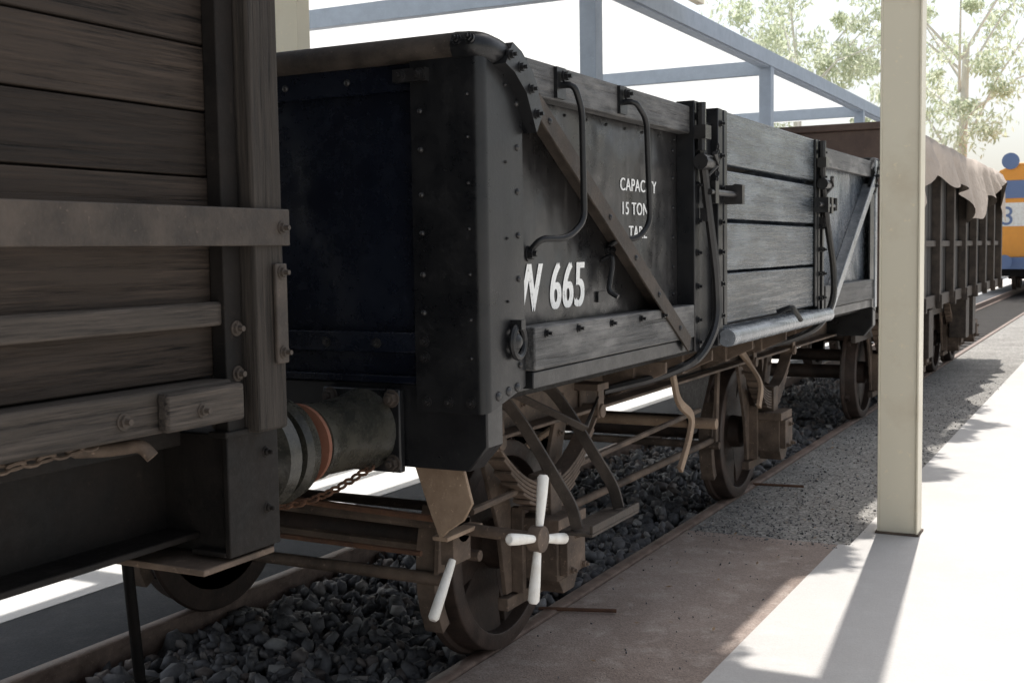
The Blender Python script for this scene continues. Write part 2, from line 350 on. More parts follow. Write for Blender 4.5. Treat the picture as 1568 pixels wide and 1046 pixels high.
def side(s):
    X=lambda a,b_: (min(s*a,s*b_),max(s*a,s*b_))
    tag='right' if s>0 else 'left'
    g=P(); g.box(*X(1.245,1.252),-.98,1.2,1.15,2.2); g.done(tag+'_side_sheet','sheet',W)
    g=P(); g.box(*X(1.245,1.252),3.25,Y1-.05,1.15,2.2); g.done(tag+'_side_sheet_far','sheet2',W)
    g=P(); g.box(*X(1.255,1.315),-.74,.86,2.125,2.245); g.box(*X(1.255,1.315),3.34,Y1-.27,2.125,2.245)
    g.box(*X(1.255,1.335),-.745,.855,1.225,1.37); g.box(*X(1.255,1.335),3.4,Y1-.27,1.225,1.37)
    g.done(tag+'_side_timbers','bwood',W,bevel=.006)
    g=P(); g.box(*X(1.255,1.325),-.74,.93,1.165,1.222); g.box(*X(1.255,1.325),3.4,Y1-.27,1.165,1.222); g.done(tag+'_side_bottom_angle','black',W,bevel=.004)
    g=P()
    for za,zb in ((2.02,2.27),(1.76,1.99),(1.51,1.74),(1.255,1.495)): g.box(*X(1.262,1.318),1.275,3.19,za,zb)
    g.done(tag+'_door_planks','door',W,bevel=.006)
    g=P(); 
    for y in (.86,1.2,3.19,3.3):
        g.box(*X(1.25,1.335),y,y+(.07 if y in(.86,1.2) else .045),1.16,2.27)
    g.box(*X(1.25,1.30),.93,1.2,1.16,2.2)
    for y in (1.30,3.13): g.box(*X(1.318,1.332),y,y+.05,1.25,2.27)
    g.done(tag+'_door_posts','black',W,bevel=.004)
    def diag(g,a,b_):
        a=Vector(a);b_=Vector(b_); dd=(b_-a).normalized(); nrm=Vector((0,-dd.z,dd.y))
        for off,w,x0,x1 in ((0,.07,1.338,1.348),(.03,.010,1.253,1.3375)):
            c1=a+nrm*off; c2=b_+nrm*off
            poly=[(c1.y+nrm.y*w/2,c1.z+nrm.z*w/2),(c2.y+nrm.y*w/2,c2.z+nrm.z*w/2),(c2.y-nrm.y*w/2,c2.z-nrm.z*w/2),(c1.y-nrm.y*w/2,c1.z-nrm.z*w/2)]
            g.prism(poly,'X',*X(x0,x1))
    g=P(); diag(g,(0,-.73,2.10),(0,.76,1.20)); g.done(tag+'_diagonal_brace','strap',W,bevel=.002)
    g=P(); diag(g,(0,4.93,2.10),(0,3.5,1.20)); g.box(*X(1.338,1.35),4.93,5.0,1.16,2.25); g.done(tag+'_diagonal_brace_far','lip',W,bevel=.002)
    g=P()
    for y in (-.66,-.4,-.1,.2,.45): g.bolt((s*1.335,y,1.345),(s,0,0),.012,.012)
    for k in range(6):
        t=.06+.17*k; g.rivet((s*1.348,-.73+1.49*t,2.10-.9*t),(s,0,0),.012)
    for y in (.895,1.235,3.21,3.32):
        for z in (2.2,2.05,1.9,1.74,1.6,1.45,1.3,1.2): g.bolt((s*1.335,y,z),(s,0,0),.013,.012)
    for k in range(9): g.rivet((s*1.252,-.70+.19*k,2.10),(s,0,0),.006)
    for z in (2.05,1.93,1.8,1.67,1.54,1.42): g.rivet((s*1.252,.80,z),(s,0,0),.008)
    g.done(tag+'_side_bolts','black',W)
    g=P(); g.tube([(s*1.37,1.22,1.195),(s*1.37,3.3,1.195)],.042,18,up=(0,0,1)); g.box(*X(1.25,1.37),1.27,3.25,1.20,1.232)
    g.done(tag+'_door_lip','lip',W)
    g=P()
    for y,o_ in ((.90,.10),(3.20,.16)):
        pts=fillet([(s*1.35,y,2.1),(s*1.365,y+.04,1.84),(s*1.39,y+o_,1.5),(s*1.395,y+o_+.01,1.28),(s*1.34,y+.02,1.12),(s*1.2,y-.12,1.05),(s*1.0,y-.3,1.0)],.14,7)
        g.sweep(pts,[(.021*math.cos(t*math.pi/4),.021*math.sin(t*math.pi/4)) for t in range(8)],(0,1,0.1))
        z=1.87; near=y<2
        g.box(*X(1.337,1.40),y+.06,y+.11,z-.05,z+.05); yb=y+.40 if near else y-.12; g.box(*X(1.337,1.42),yb,yb+.04,z-.045,z+.045)
        ya=y+.04 if near else y-.2; g.tube([(s*1.385,ya-.02,z),(s*1.385,ya+.42,z)],.014,10,up=(0,0,1))
        g.tube([(s*1.385,ya+.40,z-.03),(s*1.385,ya+.40,z+.05)],.02,8)
        g.tube([(s*1.36,y-.02,2.05),(s*1.36,y-.02,2.26)],.022,8); g.box(*X(1.337,1.39),y-.05,y+.03,2.1,2.16)
        g.tube([(s*1.37,y-.06,2.0),(s*1.37,y+.06,2.0)],.035,10,up=(0,0,1))
        g.box(*X(1.337,1.37),y+.03,y+.10,1.74,1.80); g.tube([(s*1.36,y+.02,1.93),(s*1.40,y+.08,1.99),(s*1.41,y+.02,2.04)],.012,8)
    chain(g,(s*1.375,1.07,2.08),(s*1.375,1.05,1.86),0,10,.004)
    g.done(tag+'_door_springs_latches','sheet',W)
    g=P()
    hr1=fillet([(s*1.315,-.50,2.18),(s*1.375,-.50,2.18),(s*1.385,-.46,2.10),(s*1.385,-.45,1.72),(s*1.36,-.53,1.66),(s*1.3,-.62,1.66),(s*1.26,-.62,1.62)],.04)
    hr2=fillet([(s*1.315,.06,2.18),(s*1.375,.06,2.18),(s*1.385,.15,2.12),(s*1.385,.18,1.72),(s*1.36,.12,1.66),(s*1.3,.06,1.66),(s*1.26,.06,1.63)],.04)
    g.tube(hr1,.0115,10,up=(0.3,1,0.1)); g.tube(hr2,.0115,10,up=(.3,1,.1))
    for y,z in ((-.50,2.18),(.06,2.18)):
        g.box(*X(1.315,1.328),y-.035,y+.035,z-.045,z+.06); g.bolt((s*1.34,y,z+.03),(s,0,0),.015,.016)
    for y,z in ((-.62,1.61),(.06,1.62)): g.bolt((s*1.254,y,z),(s,0,0),.02,.02); 
    g.tube(fillet([(s*1.255,-.0,1.58),(s*1.30,-.0,1.60),(s*1.30,-.0,1.56),(s*1.29,-.02,1.46),(s*1.33,-.02,1.44)],.02),.010,8,up=(.3,1,0))
    g.box(*X(1.252,1.262),-.05,0.03,1.42,1.46); 
    lp=[Vector((s*1.325,-.845+.042*math.cos(t),1.33+.05*math.sin(t))) for t in np.linspace(0,2*math.pi,17)]
    g.tube(lp,.012,8,up=(1,0,0)); g.box(*X(1.306,1.345),-.86,-.83,1.37,1.40); g.revolve((s*1.306,-.845,1.33),(s,0,0),[(0,.028),(.02,.026),(.03,.012)],14)
    g.tube(fillet([(s*1.36,2.15,1.27),(s*1.44,2.15,1.30),(s*1.45,2.3,1.22)],.02),.014,8,up=(0,1,.2))
    g.done(tag+'_handrails_hooks','black',W)
side(1); side(-1)
def text(body,y,z,size,sx,shear,name,bold=0,sp=1.08):
    # two slightly shifted copies on separate 0.6 mm layers give the heavy stencil weight
    parts=[(0,0)] if not bold else [(0,0),(bold,.0006)]
    V=[];F=[]
    for dy,dx in parts:
        cu=bpy.data.curves.new(name,'FONT'); cu.body=body; cu.size=size; cu.shear=shear; cu.space_character=sp
        to=bpy.data.objects.new(name+'_tmp',cu); COL.objects.link(to); dg=bpy.context.evaluated_depsgraph_get(); dg.update()
        me=bpy.data.meshes.new_from_object(to.evaluated_get(dg)); bpy.data.objects.remove(to)
        o=len(V); V+=[(1.2545+dx,y+dy+sx*v.co.x,z+v.co.y) for v in me.vertices]; F+=[tuple(i+o for i in p.vertices) for p in me.polygons]
    me=bpy.data.meshes.new(name); me.from_pydata(V,[],F); me.update(); me.materials.append(M['letter'])
    ob=bpy.data.objects.new(name,me); COL.objects.link(ob); ob.parent=W
text('PW 665',-.845,1.415,.235,.80,.12,'number_lettering',.014,1.10)
text('CAPACITY',.19,1.855,.072,1.12,0,'capacity_lettering',.004)
text('15 TONS',.20,1.76,.072,1.12,0,'tons_lettering',.004)
text('TARE',.28,1.665,.072,1.12,0,'tare_lettering',.004)
for yc in (0.0,3.27):
    n='front' if yc==0 else 'rear'
    wheelset(W,yc,n); gear(W,yc,n); brakes(W,yc,n)
for x in (.85,-.85):
    buffer(W,x,Y0,-1,1.05,'near_buffer_'+('r' if x>0 else 'l')); buffer(W,x,Y1,1,1.05,'far_buffer_'+('r' if x>0 else 'l'))
g=P()
for y in (-.46,-.08): g.bar(fillet([(1.0,y-.10,1.12),(1.08,y-.06,1.11),(1.14,y-.02,1.02),(1.33,y,.72),(1.35,y,.64)],.08,7),.045,.013,(0,1,0))
g.box(1.29,1.42,-.49,-.05,.622,.634); g.box(1.41,1.422,-.49,-.05,.635,.662)
g.bar([(1.04,-.36,1.1),(1.25,-.16,.95),(1.1,.3,1.0)],.03,.01,(0,1,0))
g.done('foot_stirrup','strap',W,bevel=.002)
g=P(); g.tube([(.95,-.70,.665),(1.31,-.70,.655)],.022,12); g.revolve((1.29,-.70,.655),(1,0,0),[(0,.045),(.045,.045),(.05,.02)],14)
g.revolve((.98,-.70,.665),(1,0,0),[(0,.05),(.05,.05)],14)
g.tube([(-.9,-.68,.69),(1.0,-.68,.66)],.020,8); g.tube([(-.8,-.45,.52),(.95,-.45,.50)],.022,8)
g.box(.98,1.03,-.78,-.66,.55,.70)
g.done('hand_brake_shaft','frame',W,bevel=.002)
g=P(); g.tube([(-.6,-.76,.745),(1.02,-.76,.70)],.013,8); g.tube([(-.9,-.80,.60),(.9,-.78,.58)],.010,8); g.done('brake_cross_rods','rust',W)
g=P(); c=Vector((1.315,-.70,.655))
for a in (-12,78,168,258):
    a=math.radians(a); d=Vector((0,-math.sin(a),math.cos(a)))
    g.tube([c+d*.035,c+d*.06,c+d*.15,c+d*.205,c+d*.215],.018,12,up=(1,0,0),radii=[.7,.8,1.05,1.1,.7])
c=Vector((1.03,-.75,.62)); d=Vector((0,-.62,-.78))
g.tube([c+d*.06,c+d*.08,c+d*.2,c+d*.27,c+d*.28],.018,12,up=(1,0,0),radii=[.7,.8,1,1.05,.7])
g.done('hand_brake_handles','white',W)
g=P(); g.prism([(.95,.93),(1.14,.93),(1.175,.80),(1.14,.74),(1.08,.70),(1.05,.67),(1.02,.74)],'Y',-.90,-.885); g.box(1.02,1.08,-.9,-.66,.665,.68)
g.done('brake_bracket_plate','tan',W,bevel=.003)
g=P(); g.bar(fillet([(1.1,1.2,1.05),(1.13,1.2,.88),(1.16,1.34,.80),(1.15,1.30,.68),(1.14,1.2,.55)],.06),.045,.02,(1,0,0))
g.bar(fillet([(1.05,2.35,1.1),(1.1,2.45,.98),(1.2,2.42,.85),(1.2,2.35,.72)],.06),.05,.02,(1,0,0))
g.tube([(-.9,1.9,.68),(1.1,1.9,.68)],.03,12); g.tube([(.3,.5,.5),(.3,1.9,.72)],.018,8); g.tube([(-.2,2.8,.5),(-.2,1.9,.62)],.018,8)
g.done('brake_rigging','tan',W,bevel=.003)
g=P(); g.tube([(.8,.55,.45),(.8,2.75,.45)],.02,10); g.tube([(1.0,-.6,.7),(1.0,1.9,.75)],.014,8); g.done('brake_pull_rods','frame',W)
g=P(); g.prism([(1.6,.95),(2.2,.95),(1.94,.62),(1.88,.62)],'X',.96,.975)
g.tube([(.3,2.6,.95),(.3,3.0,.95)],.14,20); g.tube([(-.3,1.0,.85),(-.3,1.7,.85)],.12,20)
g.done('brake_cylinder_vhanger','dark',W,bevel=.003)
g=P(); g.box(-.12,.12,Y0-.02,Y0,.98,1.16)
g.bar(fillet([(0,Y0,1.07),(0,Y0-.2,1.07),(0,Y0-.28,1.12),(0,Y0-.2,1.17)],.05),.05,.05,(1,0,0))
chain(g,(.42,Y0-.12,.78),(.90,Y0-.06,.93),.05,20,.005)
g.done('draw_hook_and_chain','rust',W)
g=P(); g.tube([(-.19,-1.1,1.0),(-.19,-1.08,.6),(-.20,-1.02,.03)],.022,10); g.box(-.24,-.15,-1.06,-.97,.0,.04); g.done('hanging_brake_hose','dark',W)

# ------------------------------------------------------------------ WOODEN WAGON (left foreground)
G=empty('wooden_goods_wagon'); YE=-2.05; YB=-7.2
g=P(); zs=[1.355,1.50,1.645,1.79,1.93,2.07,2.21,2.35,2.49,2.63,2.77,2.91,3.05,3.19]
for s in (1,-1):
    for a,b_ in zip(zs[:-1],zs[1:]):
        x=sorted((s*1.24,s*(1.285+random.uniform(-.003,.003)))); g.box(x[0],x[1],YB,-2.20,a+.0025,b_-.0025)
for a,b_ in zip(zs[:-1],zs[1:]): g.box(-1.24,1.24,YE-.09,YE-.05,a+.003,b_-.003); g.box(-1.24,1.24,YB,YB+.04,a+.003,b_-.003)
g.done('plank_walls','plank',G,bevel=.003)
g=P()
for s in (1,-1):
    X=lambda a,b_:(min(s*a,s*b_),max(s*a,s*b_))
    g.box(*X(1.2,1.335),YB,-2.23,1.262,1.352)
    g.box(*X(1.336,1.365),-2.46,-2.225,1.265,1.345)
    g.box(*X(1.286,1.315),YB,-2.225,1.468,1.52)
g.done('sill_timbers','sill',G,bevel=.007)
g=P()
for s in (1,-1):
    X=lambda a,b_:(min(s*a,s*b_),max(s*a,s*b_))
    g.box(*X(1.22,1.36),-2.175,-2.07,1.225,3.2); g.box(*X(1.2,1.30),-2.068,-2.045,1.23,1.47)
g.box(-1.2,1.2,YE-.05,YE-.0,3.1,3.2)
for x in (-.45,.45): g.box(x-.06,x+.06,YE-.048,YE+.02,1.23,3.1)
g.done('corner_posts','postw',G,bevel=.008)
g=P()
for s in (1,-1):
    X=lambda a,b_:(min(s*a,s*b_),max(s*a,s*b_))
    g.box(*X(1.286,1.325),-2.235,-2.18,1.23,3.2)
g.done('corner_irons','dark',G,bevel=.003)
g=P()
for s in (1,-1):
    X=lambda a,b_:(min(s*a,s*b_),max(s*a,s*b_))
    g.box(*X(1.362,1.372),YB,-2.06,1.64,1.722); g.box(*X(1.362,1.372),-2.115,-2.075,1.375,1.6)
    g.box(*X(1.29,1.3615),-2.42,-2.40,1.645,1.715)
g.done('iron_straps','strap',G,bevel=.003)
g=P()
for s in (1,-1):
    for y,z,x in ((-2.09,1.68,1.372),(-2.095,1.58,1.372),(-2.095,1.40,1.372),(-2.2,1.46,1.325),(-2.2,1.36,1.325),(-2.55,1.30,1.335),(-2.36,1.30,1.365)):
        g.bolt((s*x,y,z),(s,0,0),.013 if x<1.36 else .011,.010)
g.done('bolts','strap',G)
g=P()
for s in (1,-1):
    X=lambda a,b_:(min(s*a,s*b_),max(s*a,s*b_))
    g.box(*X(1.08,1.10),YB,YE-.12,.98,1.25); g.box(*X(1.10,1.20),YB,YE-.12,.98,.995); g.box(*X(1.10,1.20),YB,YE-.12,1.235,1.25)
    g.box(*X(1.30,1.315),-2.23,-2.055,.95,1.235); g.box(*X(1.2,1.30),-2.23,-2.055,.95,.962); g.box(*X(1.28,1.33),-2.25,-2.05,1.222,1.236)
    g.bolt((s*1.315,-2.1,1.04),(s,0,0),.010,.01); g.bolt((s*1.315,-2.1,1.17),(s,0,0),.010,.01)
g.box(-1.3,1.3,YE-.15,YE-.01,.95,1.22); g.box(-1.2,1.2,YB,YE-.2,1.2,1.255)
for yy in (-2.6,-3.4,-4.2,-5.,-5.8): g.box(-1.08,1.08,yy-.04,yy+.04,1.02,1.2)
g.done('underframe','dark',G,bevel=.003)
g=P(); g.tube(fillet([(1.15,-2.60,1.235),(1.24,-2.5,1.23),(1.30,-2.47,1.24),(1.32,-2.46,1.215)],.03),.014,10)
chain(g,(1.24,-2.55,1.245),(1.2,-3.4,1.22),.01,26,.004)
g.done('chain_and_hook','frame',G)
g=P(); g.box(.2,1.3,-2.3,-2.06,.925,.94); g.done('underframe_foot_plate','frame',G,bevel=.003)
for x in (.85,-.85): buffer(G,x,YE-.01,1,1.05,'buffer_'+('r' if x>0 else 'l'))
for yc in (-3.5,-6.2): wheelset(G,yc,'front' if yc>-4 else 'rear'); gear(G,yc,'front' if yc>-4 else 'rear','dark')

# ------------------------------------------------------------------ FAR WAGON with tarpaulin
H=empty('tarpaulin_covered_wagon'); a0,a1=6.25,14.5
g=P(); g.box(-1.25,1.25,a0,a0+.06,1.1,2.6); g.box(-1.25,1.25,a1-.06,a1,1.1,2.5)
g.box(-1.28,1.28,a0-.03,a0+.06,2.6,2.66); g.done('end_walls','brownend',H,bevel=.01)
g=P()
for s in (1,-1):
    X=lambda a,b_:(min(s*a,s*b_),max(s*a,s*b_))
    n=46; ys=np.linspace(a0+.07,a1-.07,n)
    for i in range(n-1): g.box(*X(1.21,1.25+.004*(i%3)),ys[i]+.002,ys[i+1]-.002,1.12,2.45)
g.done('side_boards','grey',H)
g=P()
for s in (1,-1):
    X=lambda a,b_:(min(s*a,s*b_),max(s*a,s*b_))
    for yy in np.linspace(a0+.1,a1-.1,9): g.box(*X(1.256,1.34),yy-.05,yy+.05,1.05,2.5); g.box(*X(1.3,1.36),yy-.03,yy+.03,.98,1.12)
    g.box(*X(1.262,1.31),a0,a1,2.36,2.46); g.box(*X(1.15,1.3),a0,a1,1.0,1.12); g.box(*X(1.262,1.30),a0,a1,1.6,1.66)
    g.box(*X(.9,.94),a0,a1,.78,1.0)
    for yy in (7.9,8.6,11.6,12.3): g.box(*X(1.0,1.2),yy,yy+.3,.45,.95)
g.box(-1.25,1.25,a0+.07,a1-.07,1.05,1.12)
g.done('side_frames','strap',H,bevel=.006)
for k,yc in enumerate((7.25,9.0,11.8,13.4)): wheelset(H,yc,'ax%d'%k); gear(H,yc,'ax%d'%k,'frame')
for x in (.85,-.85): buffer(H,x,a0,-1,1.05,'buffer_'+('r' if x>0 else 'l'))
V=[];F=[]; NY,NX=140,36
for i in range(NY):
    y=a0+.12+(a1-a0-.15)*i/(NY-1)
    drop=.46+.18*math.sin(y*1.3+.5)+.10*math.sin(y*3.1+1)+.05*math.sin(y*8.3)
    for j in range(NX):
        t=-1+2*j/(NX-1); q=abs(t)
        if q<.7: x=t/.7*1.3; z=2.60+.16*(1-(q/.7)**2)*min(1,(y-a0)/1.5)+.05*math.sin(y*3+x*2)*min(1,(y-a0))+.03*math.sin(y*9+x*5)
        else:
            k=(q-.7)/.3; x=math.copysign(1.36+.07*math.sin(y*7+2*math.sin(y*2))*k+.06*k,t); z=2.60-drop*k+.02*math.sin(y*9)
        V.append((x,y,z))
for i in range(NY-1):
    for j in range(NX-1): a=i*NX+j; F.append((a,a+1,a+NX+1,a+NX))
finish('tarpaulin',V,F,'tarp',H,ang=180)

# ------------------------------------------------------------------ LOCOMOTIVE
Lc=empty('diesel_locomotive'); ly=40
g=P(); g.prism([(-1.4,1.1),(1.4,1.1),(1.4,3.5),(1.15,4.1),(.6,4.35),(-.6,4.35),(-1.15,4.1),(-1.4,3.5)],'Y',ly,ly+12); g.done('body','orange',Lc,bevel=.08)
g=P(); g.box(-1.41,1.41,ly-.012,ly-.002,2.2,3.0); g.done('white_band','white',Lc)
g=P(); g.box(-1.42,1.42,ly-.3,ly-.01,.75,1.15); g.box(-1.0,-.3,ly-.03,ly-.013,3.15,3.75); g.box(.3,1.0,ly-.03,ly-.013,3.15,3.75)
g.revolve((-.8,ly-.01,4.4),(0,-1,0),[(0,.28),(.12,.28),(.14,.2)],20)
for x in (.9,-.9): g.revolve((x,ly-.3,1.0),(0,-1,0),[(0,.12),(.4,.12),(.41,.24),(.46,.24)],18)
g.done('buffer_beam_windows','blue',Lc)
g=P(); g.box(-1.3,1.3,ly,ly+12,.5,1.1); g.done('underframe','dark',Lc)
for k,yc in enumerate((41.5,43.5)): wheelset(Lc,yc,'ax%d'%k)
cu=bpy.data.curves.new('t','FONT'); cu.body='3'; cu.size=.9; cu.extrude=.002
to=bpy.data.objects.new('tt',cu); COL.objects.link(to); dg=bpy.context.evaluated_depsgraph_get(); me=bpy.data.meshes.new_from_object(to.evaluated_get(dg)); bpy.data.objects.remove(to)
me.transform(Matrix(((1,0,0,-1.1),(0,0,-1,ly-.02),(0,1,0,2.25),(0,0,0,1)))); me.materials.clear(); me.materials.append(M['blue'])
ob=bpy.data.objects.new('number',me); COL.objects.link(ob); ob.parent=Lc

# ------------------------------------------------------------------ TRACK
T=empty('railway_track')
g=P()
for s in (1,-1):
    c=s*.752
    prof=[(-.07,-.16),(.07,-.16),(.07,-.145),(.012,-.125),(.012,-.045),(.034,-.035),(.034,-.006),(.026,0),(-.026,0),(-.034,-.006),(-.034,-.035),(-.012,-.045),(-.012,-.125),(-.07,-.145)]
    g.prism([(c+a,b_) for a,b_ in prof],'Y',-12,60)
g.done('rails','rail',T)
g=P()
for k in range(80): 
    y=-10+k*.65; g.box(-1.15,1.15,y-.12,y+.12,-.30,-.165)
g.done('sleepers','postw',T,bevel=.01)
def stones(name,n,x0,x1,y0,y1,z0,dz,s0,s1,ydist=None):
    t=(1+5**.5)/2
    iv=np.array([(-1,t,0),(1,t,0),(-1,-t,0),(1,-t,0),(0,-1,t),(0,1,t),(0,-1,-t),(0,1,-t),(t,0,-1),(t,0,1),(-t,0,-1),(-t,0,1)],float); iv/=np.linalg.norm(iv[0])
    fc=np.array([(0,11,5),(0,5,1),(0,1,7),(0,7,10),(0,10,11),(1,5,9),(5,11,4),(11,10,2),(10,7,6),(7,1,8),(3,9,4),(3,4,2),(3,2,6),(3,6,8),(3,8,9),(4,9,5),(2,4,11),(6,2,10),(8,6,7),(9,8,1)])
    sz=rng.uniform(s0,s1,n)*rng.choice([.55,.8,1,1.25],n)
    v=iv[None]*rng.uniform(.62,1.18,(n,12,1))
    v=v*(np.stack([rng.uniform(.8,1.5,n),rng.uniform(.6,1.0,n),rng.uniform(.4,.8,n)],1))[:,None,:]*sz[:,None,None]
    q=rng.normal(size=(n,4)); q/=np.linalg.norm(q,axis=1)[:,None]; w,x,y,z=q.T
    Rm=np.stack([1-2*(y*y+z*z),2*(x*y-z*w),2*(x*z+y*w),2*(x*y+z*w),1-2*(x*x+z*z),2*(y*z-x*w),2*(x*z-y*w),2*(y*z+x*w),1-2*(x*x+y*y)],1).reshape(n,3,3)
    v=np.einsum('nij,nkj->nki',Rm,v)
    u=rng.random(n); yy=y0+(y1-y0)*(u**1.6 if ydist else u)
    pos=np.stack([rng.uniform(x0,x1,n),yy,z0+rng.uniform(0,dz,n)],1); v=v+pos[:,None,:]
    f=fc[None]+(np.arange(n)*12)[:,None,None]
    me=bpy.data.meshes.new(name); me.vertices.add(n*12); me.vertices.foreach_set('co',v.ravel()); 
    f=f.reshape(-1,3); me.loops.add(f.size); me.loops.foreach_set('vertex_index',f.ravel().astype(np.int32)); me.polygons.add(len(f)); me.polygons.foreach_set('loop_start',np.arange(0,f.size,3,dtype=np.int32)); me.polygons.foreach_set('loop_total',np.full(len(f),3,np.int32))
    me.update(calc_edges=True); me.validate(); me.materials.append(M['stone']); ob=bpy.data.objects.new(name,me); COL.objects.link(ob); return ob
stones('ballast',12500,-.70,.70,-2.2,12,-.17,.09,.026,.054,True)
stones('loose_gravel',2600,.83,1.75,2.2,11,-.016,.005,.004,.010,True)
stones('loose_gravel',120,.83,1.6,-.6,3,-.008,.006,.003,.006)
# ------------------------------------------------------------------ GROUND
def slab(name,mat,x0,x1,y0,y1,z0,z1): 
    g=P(); g.box(x0,x1,y0,y1,z0,z1); return g.done(name,mat,bevel=0,smooth=False)
g=P(); g.add([(-400,-400,-.32),(400,-400,-.32),(400,400,-.32),(-400,400,-.32)],[(0,1,2,3)]); g.done('ground','far',smooth=False)
slab('track_bed','earth',-.83,.83,-12,60,-.31,-.165)
slab('dirt_path','dirt',.795,1.66,-12,2.3,-.30,-.012)
slab('gravel_path','gravel',.795,1.72,2.3,60,-.30,-.016)
slab('concrete_platform','conc',1.66,30,-12,2.3,-.30,-.008); slab('concrete_platform','conc',1.72,30,2.3,60,-.30,-.008)
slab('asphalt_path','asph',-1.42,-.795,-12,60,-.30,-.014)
slab('sun_stripe_slab','conc2',-2.32,-1.42,-12,60,-.30,-.011)  # pale colour laid here to whiten the sun stripes between the asphalt
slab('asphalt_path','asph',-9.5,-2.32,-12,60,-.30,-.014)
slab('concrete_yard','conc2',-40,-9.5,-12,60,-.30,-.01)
g=P(); g.tube([(.70,.53,.0),(1.04,.63,.004)],.009,8); g.done('rusty_rod','rust'); g=P(); g.tube([(.77,3.72,.0),(1.11,3.76,.002)],.009,8); g.done('rusty_rod','rust')

# ------------------------------------------------------------------ ROOFS AND POSTS
def hpost(name,x,y,z1,mat,w=.2,d=.11):
    e=empty(name); g=P()
    g.box(x-w/2,x+w/2,y-.004,y+.004,-.005,z1); g.box(x-w/2-.004,x-w/2+.008,y-d/2,y+d/2,-.005,z1); g.box(x+w/2-.008,x+w/2+.004,y-d/2-.012,y+d/2,-.005,z1)
    g.box(x-w/2+.008,x+w/2-.008,y-d/2,y-d/2+.006,-.005,z1)
    g.done('column',mat,e,bevel=.004); g=P(); g.box(x-w/2-.012,x+w/2+.012,y-d/2-.02,y+d/2+.02,-.007,.004); g.done('base_plate','frame',e); return e
hpost('steel_post',1.91,2.72,4.85,'cream',.215,.13); hpost('steel_post',-2.29,2.72,4.85,'cream',.215,.13)
hpost('steel_post',1.5,-5.9,4.85,'cream'); hpost('steel_post',-2.29,-5.9,4.85,'cream'); hpost('steel_post',2.02,12.3,4.95,'cream')
E=empty('platform_roof'); g=P()
g.box(-1.78,1.34,-12,11.4,5.02,5.06)
for k in range(24): x=-1.74+k*.13; g.box(x,x+.04,-12,11.4,5.06,5.085)
g.done('roof_sheet','roof',E)
g=P()
for y in (-5.9,2.72): g.box(-2.4,2.05,y-.06,y+.06,4.86,5.0)
g.box(-2.22,-2.12,-12,11.4,4.86,4.95)
g.done('beams','cream',E)
C=empty('shelter_canopy'); g=P()
g.box(-9.2,-2.42,1.2,26,4.745,4.755); g.done('roof_sheet','ceil',C)
g=P()
for y in (1.4,8.5,15.8,23.4): 
    g.box(-9.2,-2.6,y-.07,y+.07,4.5,4.735)
    for x in (-2.5,-9.1): g.box(x-.1,x+.1,y-.1,y+.1,-.005,4.735)
g.box(-2.58,-2.42,1.2,26,4.60,4.738); g.box(-2.41,-2.38,1.2,26,4.62,4.86)
g.box(-9.16,-9.04,1.2,26,4.60,4.738)
g.done('frame','blueg',C,bevel=.004)
# ------------------------------------------------------------------ TREES
def leaves(centers,rad,n,size):
    c=np.array(centers); k=rng.integers(0,len(c),n); r=np.array(rad)[k]
    d=rng.normal(size=(n,3)); d/=np.linalg.norm(d,axis=1)[:,None]; p=c[k]+d*(r*rng.random(n)**.45)[:,None]*np.array([1,1,.7])
    a=rng.normal(size=(n,3)); a[:,2]-=1.0; a/=np.linalg.norm(a,axis=1)[:,None]; b_=np.cross(a,rng.normal(size=(n,3))); b_/=np.linalg.norm(b_,axis=1)[:,None]
    s=(size*rng.uniform(.6,1.4,n))[:,None]; v=np.stack([p-a*s,p+b_*s*.3,p+a*s,p-b_*s*.3],1).reshape(-1,3)
    f=np.arange(n*4).reshape(-1,4); return v,f
def leafmesh(name,v,f,mat,parent=None):
    me=bpy.data.meshes.new(name); me.from_pydata(v.tolist(),[],f.tolist()); me.update(); me.materials.append(M[mat]); ob=bpy.data.objects.new(name,me); COL.objects.link(ob)
    if parent: ob.parent=parent
    return ob
def tree(x,y,h,n,size=.16,cr=1.0):
    e=empty('gum_tree'); g=P(); top=Vector((x+random.uniform(-.5,.5),y,h*.6))
    g.tube([(x,y,-.3),(x+.1,y,h*.25),tuple(top)],.22,10,radii=[1.2,.9,.55]); cs=[];rs=[]
    for k in range(11):
        a=2.4*k+random.uniform(-.4,.4); L=h*random.uniform(.16,.36); st=Vector((x,y,h*random.uniform(.3,.6)))
        en=st+Vector((math.cos(a)*L,math.sin(a)*L,h*random.uniform(.08,.38)))
        mid=(st+en)/2+Vector((0,0,.4)); g.tube([st,mid,en],.06,7,radii=[1,.6,.25])
        for q in range(6):
            t=random.uniform(.4,1.15); c=st.lerp(en,t)+Vector([random.uniform(-1,1)*h*.06 for _ in range(3)]); cs.append(tuple(c)); rs.append(random.uniform(.35,1.0)*h*.075*cr)
    g.done('trunk_and_limbs','bark',e); v,f=leaves(cs,rs,n,size); leafmesh('crown',v,f,'leaf',e)
tree(-8,40,13,8000,.13); tree(-3,44,15,8000,.14); tree(4.5,50,15,6500,.14); tree(-15,42,13,6500,.14); tree(9,56,13,5000,.15); tree(-24,34,12,5000,.15); tree(-30,20,11,4000,.15)
e=empty('added_shade_branch'); g=P(); pts=[(1.1,-1.5,5.16),(1.0,1,5.16),(1.05,3.5,5.16),(1.1,6,5.16),(1.1,9,5.16),(1.0,11.3,5.2)]  # unseen limb and leaf clumps added to make the roof's shade edge ragged
g.tube(pts,.04,8,radii=[.4,.7,.9,1,1,1]); g.done('limb','bark',e)
cs=[];rs=[]
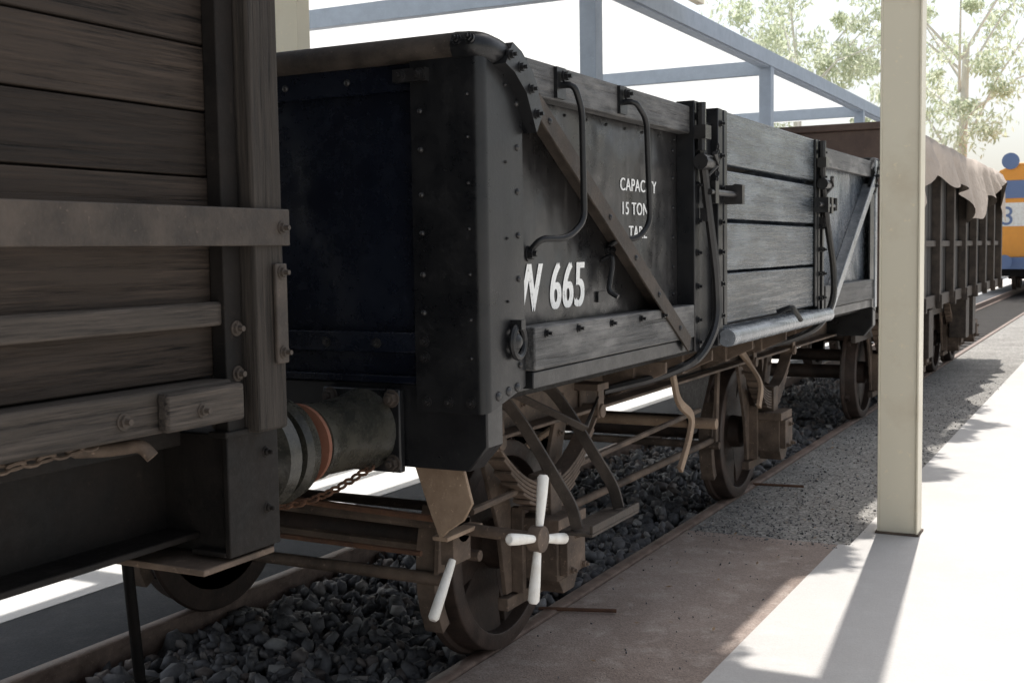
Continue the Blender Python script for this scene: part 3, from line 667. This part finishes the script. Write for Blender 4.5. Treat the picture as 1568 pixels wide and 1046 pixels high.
for k in range(80):
    y=2.2+9.2*k/80+random.uniform(-.06,.06); x=1.22+.15*math.sin(y*2.7+.6)+.08*math.sin(y*7+1)+.035*max(0,y-4); cs.append((x,y,random.uniform(5.10,5.2))); rs.append(random.uniform(.08,.22))
v,f=leaves(cs,rs,15000,.055); leafmesh('foliage',v,f,'leaf',e)
n=110; p=np.stack([rng.uniform(.85,1.6,n),rng.uniform(-1.2,6,n),np.full(n,.002)],1); a=rng.uniform(0,6.28,n); s=rng.uniform(.006,.02,n)
dx=np.stack([np.cos(a),np.sin(a),rng.uniform(-.1,.3,n)],1)*s[:,None]; dy=np.stack([-np.sin(a),np.cos(a),rng.uniform(-.1,.3,n)],1)*s[:,None]*.4
v=np.stack([p-dx,p+dy,p+dx,p-dy],1).reshape(-1,3); v[:,2]=np.maximum(v[:,2],-.004); leafmesh('leaf_litter',v,np.arange(n*4).reshape(-1,4),'litter')

# ------------------------------------------------------------------ LIGHT, CAMERA
w=bpy.data.worlds.new('World'); scene.world=w; w.use_nodes=True; nt=w.node_tree; nt.nodes.clear()
o=nt.nodes.new('ShaderNodeOutputWorld'); bg=nt.nodes.new('ShaderNodeBackground'); sk=nt.nodes.new('ShaderNodeTexSky')
sk.sky_type='NISHITA'; sk.sun_disc=False; sk.sun_elevation=math.radians(62); sk.sun_rotation=math.radians(-5.6); sk.dust_density=3.0; sk.air_density=1.2; sk.ozone_density=1.5
hs_=nt.nodes.new('ShaderNodeHueSaturation'); hs_.inputs['Saturation'].default_value=.45; hs_.inputs['Value'].default_value=1.2
bg.inputs[1].default_value=.15; nt.links.new(sk.outputs[0],hs_.inputs['Color']); nt.links.new(hs_.outputs[0],bg.inputs[0]); nt.links.new(bg.outputs[0],o.inputs[0])
sl=bpy.data.lights.new('sun','SUN'); sl.energy=5; sl.angle=math.radians(.5); sl.color=(1,.97,.93)
so=bpy.data.objects.new('sun',sl); COL.objects.link(so)
el=math.radians(62); az=math.radians(5.6); to_sun=Vector((-math.sin(az)*math.cos(el),math.cos(az)*math.cos(el),math.sin(el)))
so.rotation_euler=to_sun.to_track_quat('Z','Y').to_euler()
cam=bpy.data.cameras.new('camera'); co=bpy.data.objects.new('camera',cam); COL.objects.link(co); scene.camera=co
cam.sensor_width=36; cam.lens=1834.5/1568*36; cam.clip_end=2000; cam.clip_start=.05
Rm=Matrix.Rotation(math.radians(27.57),4,'Z')@Matrix.Rotation(math.pi/2-math.radians(4.31),4,'X')@Matrix.Rotation(math.radians(-.88),4,'Z')
co.matrix_world=Matrix.Translation((3.081,-4.252,1.62))@Rm
cam.dof.use_dof=True; cam.dof.focus_distance=4.2; cam.dof.aperture_fstop=10
scene.view_settings.view_transform='Standard'; scene.view_settings.look='None'; scene.view_settings.exposure=0
